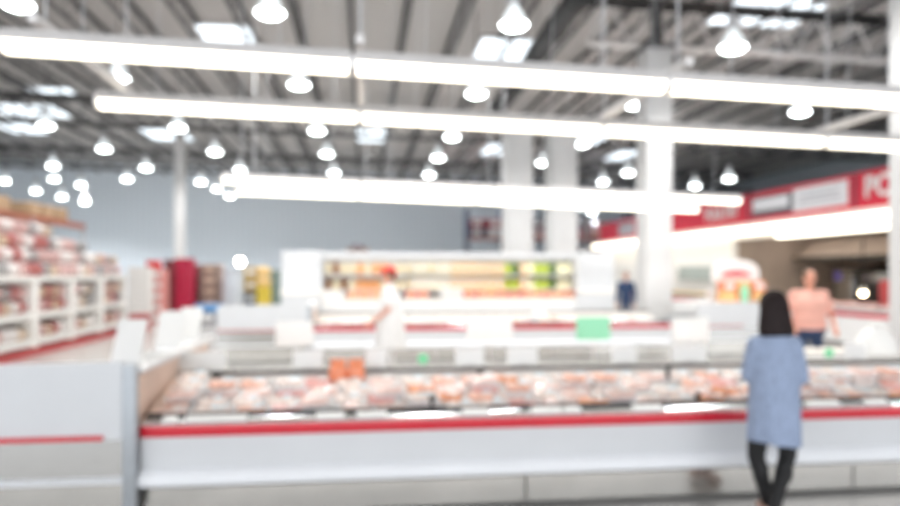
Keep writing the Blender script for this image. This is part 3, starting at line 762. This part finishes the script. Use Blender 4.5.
for i in range(3):
    for j in range(3): b.ell((-.15+.15*i,-.17+.17*j,.06),(.075,.08,.04),None,10,6)
b.build('meat','m4',t); MP = Once(t)
for k in range(8): BT.put((DX-.4, 22.6+.74*k, .90), (0,0,0), 'tray of golden buns on the white wall counter, %s from the near end' % ordn[k], 'trays of golden buns')
for k in range(10): MP.put((DX-.4, 13.0+.82*k, .90), (0,0,0), 'white tray of red meat on the kitchen counter, %s from the near end' % ordn[k], 'trays of red meat on the kitchen counter')
# kitchen: ovens, hood, shelf
hd = thing('range_hood', 'long warm tan hood across the kitchen behind the counter', 'hood', (DX+3.0, 10.2, 2.0)); MB().prism([(-.9,.18),(1.0,.0),(1.0,.75),(-.3,.75)], 'y', 0, 11.2).build('canopy','brown',hd); MB().span((-.92,0,.1),(-.86,11.2,.2)).build('edge','dark',hd)
def oven(Y, m, h, label):
    t = thing('oven', label, 'oven', (DX+3.4, Y, 0), 0, 'kitchen ovens'); 
    MB().span((-.55,-.55,.1),(.5,.55,h),bev=.02).build('body',m,t)
    for y in (-.45,.45):
        MB().cyl((-.4,y,0),(-.4,y,.1),.04).build('foot','black',t)
    dr = MB().span((-.58,-.46,.75),(-.55,.46,h-.25),bev=.01).build('door','oven' if m != 'oven' else 'steel',t); MB().cyl((-.63,-.4,h-.33),(-.63,.4,h-.33),.018).build('handle','rail',dr)
    MB().span((-.57,-.45,h-.2),(-.55,.45,h-.08)).build('control_panel','steel',t)
for k, (m, h) in enumerate((('steel',1.75),('oven',1.9),('oven',1.85),('steel',1.8),('oven',1.95),('steel',1.7),('oven',1.85))):
    oven(12.6+1.22*k, m, h, '%s oven against the brown kitchen wall, %s from the near end' % ('black' if m == 'oven' else 'stainless', ordn[k]))
for k in range(3):  # strip lights added out of sight to brighten the kitchen
    t = thing('strip_light', 'added kitchen ceiling strip light behind the hood, %s from the near end' % ordn[k], 'light fixture', (DX+1.7, 11+3.6*k, 3.11)); MB().span((-.1,0,0),(.1,3.0,.10)).build('housing','fixture',t); MB().span((-.09,.03,-.05),(.09,2.97,0)).build('diffuser','cooltube',t)
t = thing('foam_box', 'x', 'box'); MB().box((0,0,.08),(.36,.26,.16),bev=.012).build('body','card',t); MB().box((0,0,.175),(.375,.275,.03),bev=.01).build('lid','cream',t); FB = Once(t)
for k, px in enumerate((812, 836)):
    q = on_y(px, YB-.42); FB.put((q.x, YB-.42, .71), (0,0,.05*k), 'white foam box on the near island right of the woman, %s of two' % ('left','right')[k], 'foam boxes right of the woman')
p = on_x(863, DX+.6, 292)
t = thing('heat_lamp', 'small glowing warm heat lamp over the kitchen counter', 'lamp', (p.x,p.y,.0)); MB().cyl((0,0,p.z+.12),(0,0,2.62),.012).build('cord','black',t); MB().lathe([(.10,p.z),(.11,p.z+.02),(.05,p.z+.12),(.02,p.z+.14)]).build('shade','rail',t); MB().ell((0,0,p.z-.02),(.08,.08,.07)).build('bulb','warm',t)
p = on_x(838, DX+2.4, 276)
t = thing('wall_sign', 'small purple sign hanging in the kitchen', 'sign', (p.x,p.y,0)); MB().span((-.02,-.14,p.z-.12),(.02,.14,p.z+.12)).build('plate','purple',t); MB().cyl((0,0,p.z+.12),(0,0,2.1),.008).build('cord','black',t)
p = on_x(887, DX-.3, 285)
t = thing('red_box', 'upright red box on the counter at the right edge', 'box', (p.x,p.y,.90)); MB().box((0,0,.3),(.24,.22,.6),bev=.02).build('box','brick',t); MB().box((0,0,.61),(.2,.18,.02)).build('lid','cap',t)

# ------------------------------------------------------------------ orange display on the right end case
p = on_y(742, YS+.75)
hd = thing('display_header', 'arched white header board with red swoosh over the orange cartons', 'sign board', (p.x, YS+1.0, 1.085))
arch = [(.55*math.cos(a)*1.0, .66+.26*math.sin(a)) for a in [PI*k/16 for k in range(17)]]
MB().prism([(-.55,.42)]+[(x,z) for x, z in reversed(arch)]+[(.55,.42)], 'y', 0, .04).build('board','card',hd)
MB().prism([(.34*math.cos(a), .54+.12*math.sin(a)) for a in [PI*k/12 for k in range(13)]], 'y', -.012, 0).build('swoosh','red',hd)
for x in (-.35,.35): MB().span((x-.02,.0,0),(x+.02,.04,.42)).build('post','card',hd)
t = thing('orange_carton', 'x', 'carton'); MB().box((0,0,.11),(.30,.3,.22),bev=.03,seg=3).build('box','jugo',t); MB().box((0,-.152,.11),(.2,.004,.1)).build('label','apricot',t); OC = Once(t)
t = thing('orange_carton', 'x', 'carton'); MB().box((0,0,.11),(.30,.3,.22),bev=.03,seg=3).build('box','orange',t); MB().box((0,-.152,.11),(.2,.004,.1)).build('label','card',t); OD = Once(t)
for k in range(6):
    i, j = k % 3, k//3
    q, nm = ((OC,'orange') if (i+j) % 2 == 0 else (OD,'deep orange'))
    q.put((p.x-.34+.34*i, YS+.78, 1.085+.22*j if j < 2 else 1.085+.44), (0,0,0), '%s carton under the arched header, %s column, %s layer' % (nm, ('left','middle','right')[i], ('bottom','second','top')[j]), 'orange cartons under the arched header')
t = thing('green_bag', 'small green bag tucked among the orange cartons', 'bag', (p.x-.02, YS+.60, 1.085)); MB().loft([[(s*math.cos(a), .7*s*math.sin(a), z) for a in [2*PI*k/16 for k in range(16)]] for z, s in ((0,.06),(.05,.09),(.2,.10),(.3,.07),(.34,.03),(.40,.05))]).build('pouch','green',t); MB().cyl((0,0,.33),(0,0,.35),.035).build('tie','dgreen',t)

# ------------------------------------------------------------------ people
def hand(b, w, dirv, side, s=1.0):
    """palm, four unequal bent fingers and a thumb; w wrist, dirv forearm direction, side = vector towards the thumb"""
    d = dirv.normalized(); sd = (side-d*side.dot(d)).normalized(); n = d.cross(sd)
    pc = w+d*.045*s
    b.ell(pc, (.040*s,.016*s,.048*s), Matrix((sd, n, d)).transposed().to_euler(), 12, 8)
    for k, ln in enumerate((.068,.076,.070,.055)):
        o = w+d*.078*s+sd*(.029-.0195*k)*s
        m1 = o+d*ln*.5*s+n*.006*s; m2 = m1+(d*.75+n*.55)*ln*.5*s
        b.cap(o-d*.02*s, .0088*s, m1, .0080*s, 8); b.cap(m1, .0080*s, m2, .0068*s, 8)
    o = w+d*.022*s+sd*.028*s; m1 = o+(d*.6+sd*.75).normalized()*.04*s; m2 = m1+(d*.95+sd*.25+n*.2).normalized()*.03*s
    b.cap(o, .0115*s, m1, .0098*s, 8); b.cap(m1, .0098*s, m2, .008*s, 8)
def person(label, loc, rz, J, skin, top, trousers, shoe, H, sleeve='long', hair=None, cap=None, coat_hem=None, wide=1.0):
    """J: joint table in local metres, facing +Y"""
    t = thing('person', label, 'person', loc, rz)
    V = lambda k: Vector(J[k])
    hd, nk, ch, ws, pv = V('head'), V('neck'), V('chest'), V('waist'), V('pelvis')
    yaw = J.get('head_yaw', 0.); he = Euler((0,0,yaw)); hm = he.to_matrix()
    b = MB()
    b.ell(hd+Vector((0,0,.012)), (.074,.092,.102), he, 20, 14); b.ell(hd+hm@Vector((0,.022,-.055)), (.055,.062,.062), he)
    b.ell(hd+hm@Vector((0,.098,-.012)), (.012,.020,.024), he, 10, 8)                       # nose
    b.ell(hd+hm@Vector((0,.083,-.058)), (.026,.012,.008), he, 10, 6)                       # lips
    for s in (-1,1):
        b.ell(hd+hm@Vector((s*.077,-.005,-.01)), (.011,.022,.032), he, 10, 8)              # ears
        b.ell(hd+hm@Vector((s*.032,.080,.032)), (.022,.012,.008), he, 10, 6)               # brows
    b.cap(nk-Vector((0,0,.05)), .056, hd-Vector((0,-.005,.07)), .050)
    b.ell(ch, (.158*wide,.105*wide,.19)); b.ell(ws, (.135*wide,.098*wide,.16)); b.ell(pv, (.158*wide,.112*wide,.125))
    b.cap(V('shL'), .052, V('shR'), .052)
    for s in 'LR':
        b.cap(V('sh'+s), .048, V('el'+s), .038); b.cap(V('el'+s), .037, V('wr'+s), .026)
        b.cap(V('hp'+s), .082, V('kn'+s), .054); b.cap(V('kn'+s), .053, V('an'+s), .036)
        b.ell(V('kn'+s)*.7+V('an'+s)*.3+Vector((0,-.012,0)), (.050,.052,.10))
        b.cap(V('an'+s)+Vector((0,-.02,-.035)), .034, V('toe'+s), .026); b.ell(V('an'+s)*.4+V('toe'+s)*.6, (.042,.07,.028))
        dv = V('wr'+s)-V('el'+s); hand(b, V('wr'+s), dv, Vector(J.get('thumb'+s, (1 if s == 'L' else -1, .3, .2))))
    blob(b, 'body', skin, t, .0075, 3)
    for s in (-1,1):
        MB().ell(hd+hm@Vector((s*.031,.083,.012)), (.011,.008,.007), he, 10, 6).build('eye','eye',t)
    # trousers
    b = MB(); b.ell(pv, (.166*wide,.118*wide,.13))
    for s in 'LR':
        b.cap(V('hp'+s), .090, V('kn'+s), .061); b.cap(V('kn'+s), .060, V('an'+s)+Vector((0,0,.02)), .044)
        b.ell(V('kn'+s)*.7+V('an'+s)*.3+Vector((0,-.012,0)), (.056,.058,.10))
    blob(b, 'leggings' if trousers == 'legging' else 'trousers', trousers, t, .011, 3)
    # shoes
    for s in 'LR':
        b = MB(); a, q = V('an'+s), V('toe'+s); gz = min(a.z-.07, q.z-.026)
        b.cap(a+Vector((0,-.03,-.045)), .040, q, .034); b.ell(a*.4+q*.6, (.05,.085,.036))
        blob(b, 'shoe', shoe, t, .008, 2)
    # upper garment
    b = MB()
    if coat_hem is not None:
        top_z = V('shL').z; rings = []; n = 40
        for k in range(15):
            f = k/14; z = coat_hem+(top_z-.01-coat_hem)*f
            wx = J.get('coatw', (.205,.185,.185,.20))
            w = wx[0]*(1-f)+wx[3]*f if False else (wx[0]+(wx[1]-wx[0])*min(1,f/.45) if f < .45 else wx[1]+(wx[3]-wx[1])*((f-.45)/.55))
            w *= 1-.42*max(0,(f-.80)/.20)**1.6
            dp = w*.68 if f > .6 else w*.76
            cx, cy = pv.x*(1-f)+ch.x*f, pv.y*(1-f)+ch.y*f
            amp = .016*max(0, 1-f/.55)
            rings.append([(cx+(w+amp*math.sin(7*a+1.0+2*f))*math.cos(a), cy+(dp+amp*math.sin(6*a+.5+3*f))*math.sin(a), z+(.018*math.sin(2*a+.6)*(1-f) if k == 0 else 0)) for a in [2*PI*i/n for i in range(n)]])
        b.loft(rings); b.ell(ch, (.166*wide,.116*wide,.185))
    else:
        b.ell(ch, (.178*wide,.125*wide,.20)); b.ell(ws, (.165*wide,.122*wide,.17)); b.ell(pv+Vector((0,0,.05)), (.175*wide,.128*wide,.10))
    b.cap(V('shL'), .058, V('shR'), .058); b.cap(nk-Vector((0,0,.07)), .074, nk+Vector((0,0,.005)), .064)
    for s in 'LR':
        if sleeve == 'long':
            b.cap(V('sh'+s), .063, V('el'+s), .056); b.cap(V('el'+s), .056, V('wr'+s)*.93+V('el'+s)*.07, .044)
        else:
            b.cap(V('sh'+s), .066, V('sh'+s)*.3+V('el'+s)*.7, .062)
    blob(b, {'knit':'cardigan','coatw':'coat','navy':'jacket'}.get(top,'shirt'), top, t, .011, 4)
    if hair:
        b = MB()
        hw = 1.04 if hair[1] == 'bob' else 1.
        b.ell(hd+hm@Vector((0,-.020,.026)), (.090*hw,.096*hw,.098), he, 20, 14)
        if hair[1] == 'bob':
            rr = []
            for z, wx, wy, cy in ((-.20,.108,.060,-.05),(-.175,.124,.074,-.05),(-.12,.114,.080,-.038),(-.03,.098,.084,-.03),(.05,.084,.08,-.03),(.10,.05,.05,-.03)):
                rr.append([tuple(hd+hm@Vector(((wx*1.12+.004*math.sin(9*a))*math.cos(a), cy+wy*math.sin(a), z))) for a in [2*PI*i/28 for i in range(28)]])
            b.loft(rr)
        blob(b, 'hair', hair[0], t, .009, 3)
    if cap:
        b = MB(); b.ell(hd+hm@Vector((0,-.01,.045)), (.088,.106,.085), he, 20, 12); b.box(hd+hm@Vector((0,.12,.045)), (.12,.10,.014), he, bev=.006)
        b.ell(hd+hm@Vector((0,-.06,.02)), (.075,.06,.06), he)
        blob(b, 'cap', cap, t, .009, 2)
    return t
def std(H=1.75, **kw):
    s = H/1.75
    J = dict(head=(0,.02,1.635), neck=(0,0,1.47), chest=(0,0,1.27), waist=(0,0,1.08), pelvis=(0,-.01,.94),
             shL=(-.185,0,1.42), shR=(.185,0,1.42), elL=(-.24,-.03,1.12), elR=(.24,-.03,1.12), wrL=(-.25,.04,.86), wrR=(.25,.04,.86),
             hpL=(-.09,0,.90), hpR=(.09,0,.90), knL=(-.10,.02,.50), knR=(.10,.02,.50), anL=(-.11,0,.085), anR=(.11,0,.085), toeL=(-.13,.15,.035), toeR=(.13,.15,.035))
    J.update(kw)
    return {k: (tuple(x*s for x in v) if isinstance(v, tuple) and not k.startswith(('thumb','coat')) else v) for k, v in J.items()}
# the woman in blue, seen from behind, legs crossed
p = at(774, HOR, 4.88)
JW = dict(head=(.0,.035,1.475), head_yaw=.25, neck=(0,.0,1.315), chest=(0,0,1.14), waist=(0,0,.98), pelvis=(.0,-.01,.85),
    shL=(-.128,0,1.215), shR=(.134,0,1.215), elL=(-.165,.03,1.0), elR=(.185,-.01,.985), wrL=(-.07,.235,1.03), wrR=(.10,.20,1.03),
    hpL=(-.085,0,.81), hpR=(.088,0,.81), knL=(-.112,.03,.43), knR=(.105,.02,.44), anL=(-.03,.02,.085), anR=(-.055,-.12,.10), toeL=(-.02,.16,.032), toeR=(-.11,-.0,.032),
    coatw=(.182,.176,.17,.165), thumbL=(.5,.2,1), thumbR=(-.5,.2,1))
person('woman with dark bob in long heather blue cardigan and black leggings, back turned', (p.x,p.y,0), -YAW*.9, JW, 'skin', 'knit', 'legging', 'shoe', 1.59, 'long', ('hair','bob'), None, .535)
# white coat, red cap, in profile
p = at(390, HOR, 10.1)
person('person in white work coat and red cap walking left behind the near island', (p.x,p.y,0), R_(78), std(1.80, elL=(-.25,-.02,1.16), wrL=(-.25,.22,.97), elR=(.22,.02,1.12), wrR=(.20,.22,1.0), knL=(-.10,.10,.50), anL=(-.10,.10,.085), toeL=(-.11,.26,.035), coatw=(.30,.27,.26,.24)), 'skinr', 'coatw', 'coatw', 'rubber', 1.77, 'short', ('hair2','short'), 'cap', .62, 1.2)
# salmon shirt
p = at(809, HOR, 9.4)
person('man in salmon T-shirt and dark jeans facing the camera behind the island', (p.x,p.y,0), PI-.25, std(1.75, elL=(-.30,-.05,1.14), elR=(.30,-.04,1.14), wrL=(-.27,.16,.98), wrR=(.27,.16,.98)), 'skinr', 'salmon', 'denim', 'rubber', 1.75, 'short', ('hair2','short'), None, None, 1.34)
# far figure
p = at(626, HOR, 20.0)
person('distant person in navy jacket glimpsed left of the thick column', (p.x,p.y,0), R_(150), std(1.72), 'skin', 'navy', 'denim', 'rubber', 1.72, 'long', ('hair2','short'))

# ------------------------------------------------------------------ world, camera
w = bpy.data.worlds.new('World'); bpy.context.scene.world = w; w.use_nodes = True
bg = w.node_tree.nodes['Background']; bg.inputs['Color'].default_value = (.93,.96,1,1); bg.inputs['Strength'].default_value = .85
cam = bpy.data.cameras.new('camera'); co = bpy.data.objects.new('camera', cam); C.objects.link(co)
co.location = (0,0,EYE); co.rotation_euler = (PI/2, 0, -YAW)
cam.sensor_width = 36; cam.lens = 36*FPX/900; cam.shift_y = (HOR-253)/900
cam.dof.use_dof = True; cam.dof.focus_distance = 1.0; cam.dof.aperture_fstop = 1.9
cam.clip_end = 200
bpy.context.scene.camera = co
sc = bpy.context.scene
sc.view_settings.view_transform = 'Standard'; sc.view_settings.look = 'None'; sc.view_settings.gamma = 1; sc.view_settings.use_curve_mapping = False
sc.view_settings.exposure = 1.68
sc.cycles.max_bounces = 6; sc.cycles.diffuse_bounces = 4; sc.cycles.glossy_bounces = 3; sc.cycles.caustics_reflective = False; sc.cycles.caustics_refractive = False
sc.cycles.use_denoising = True
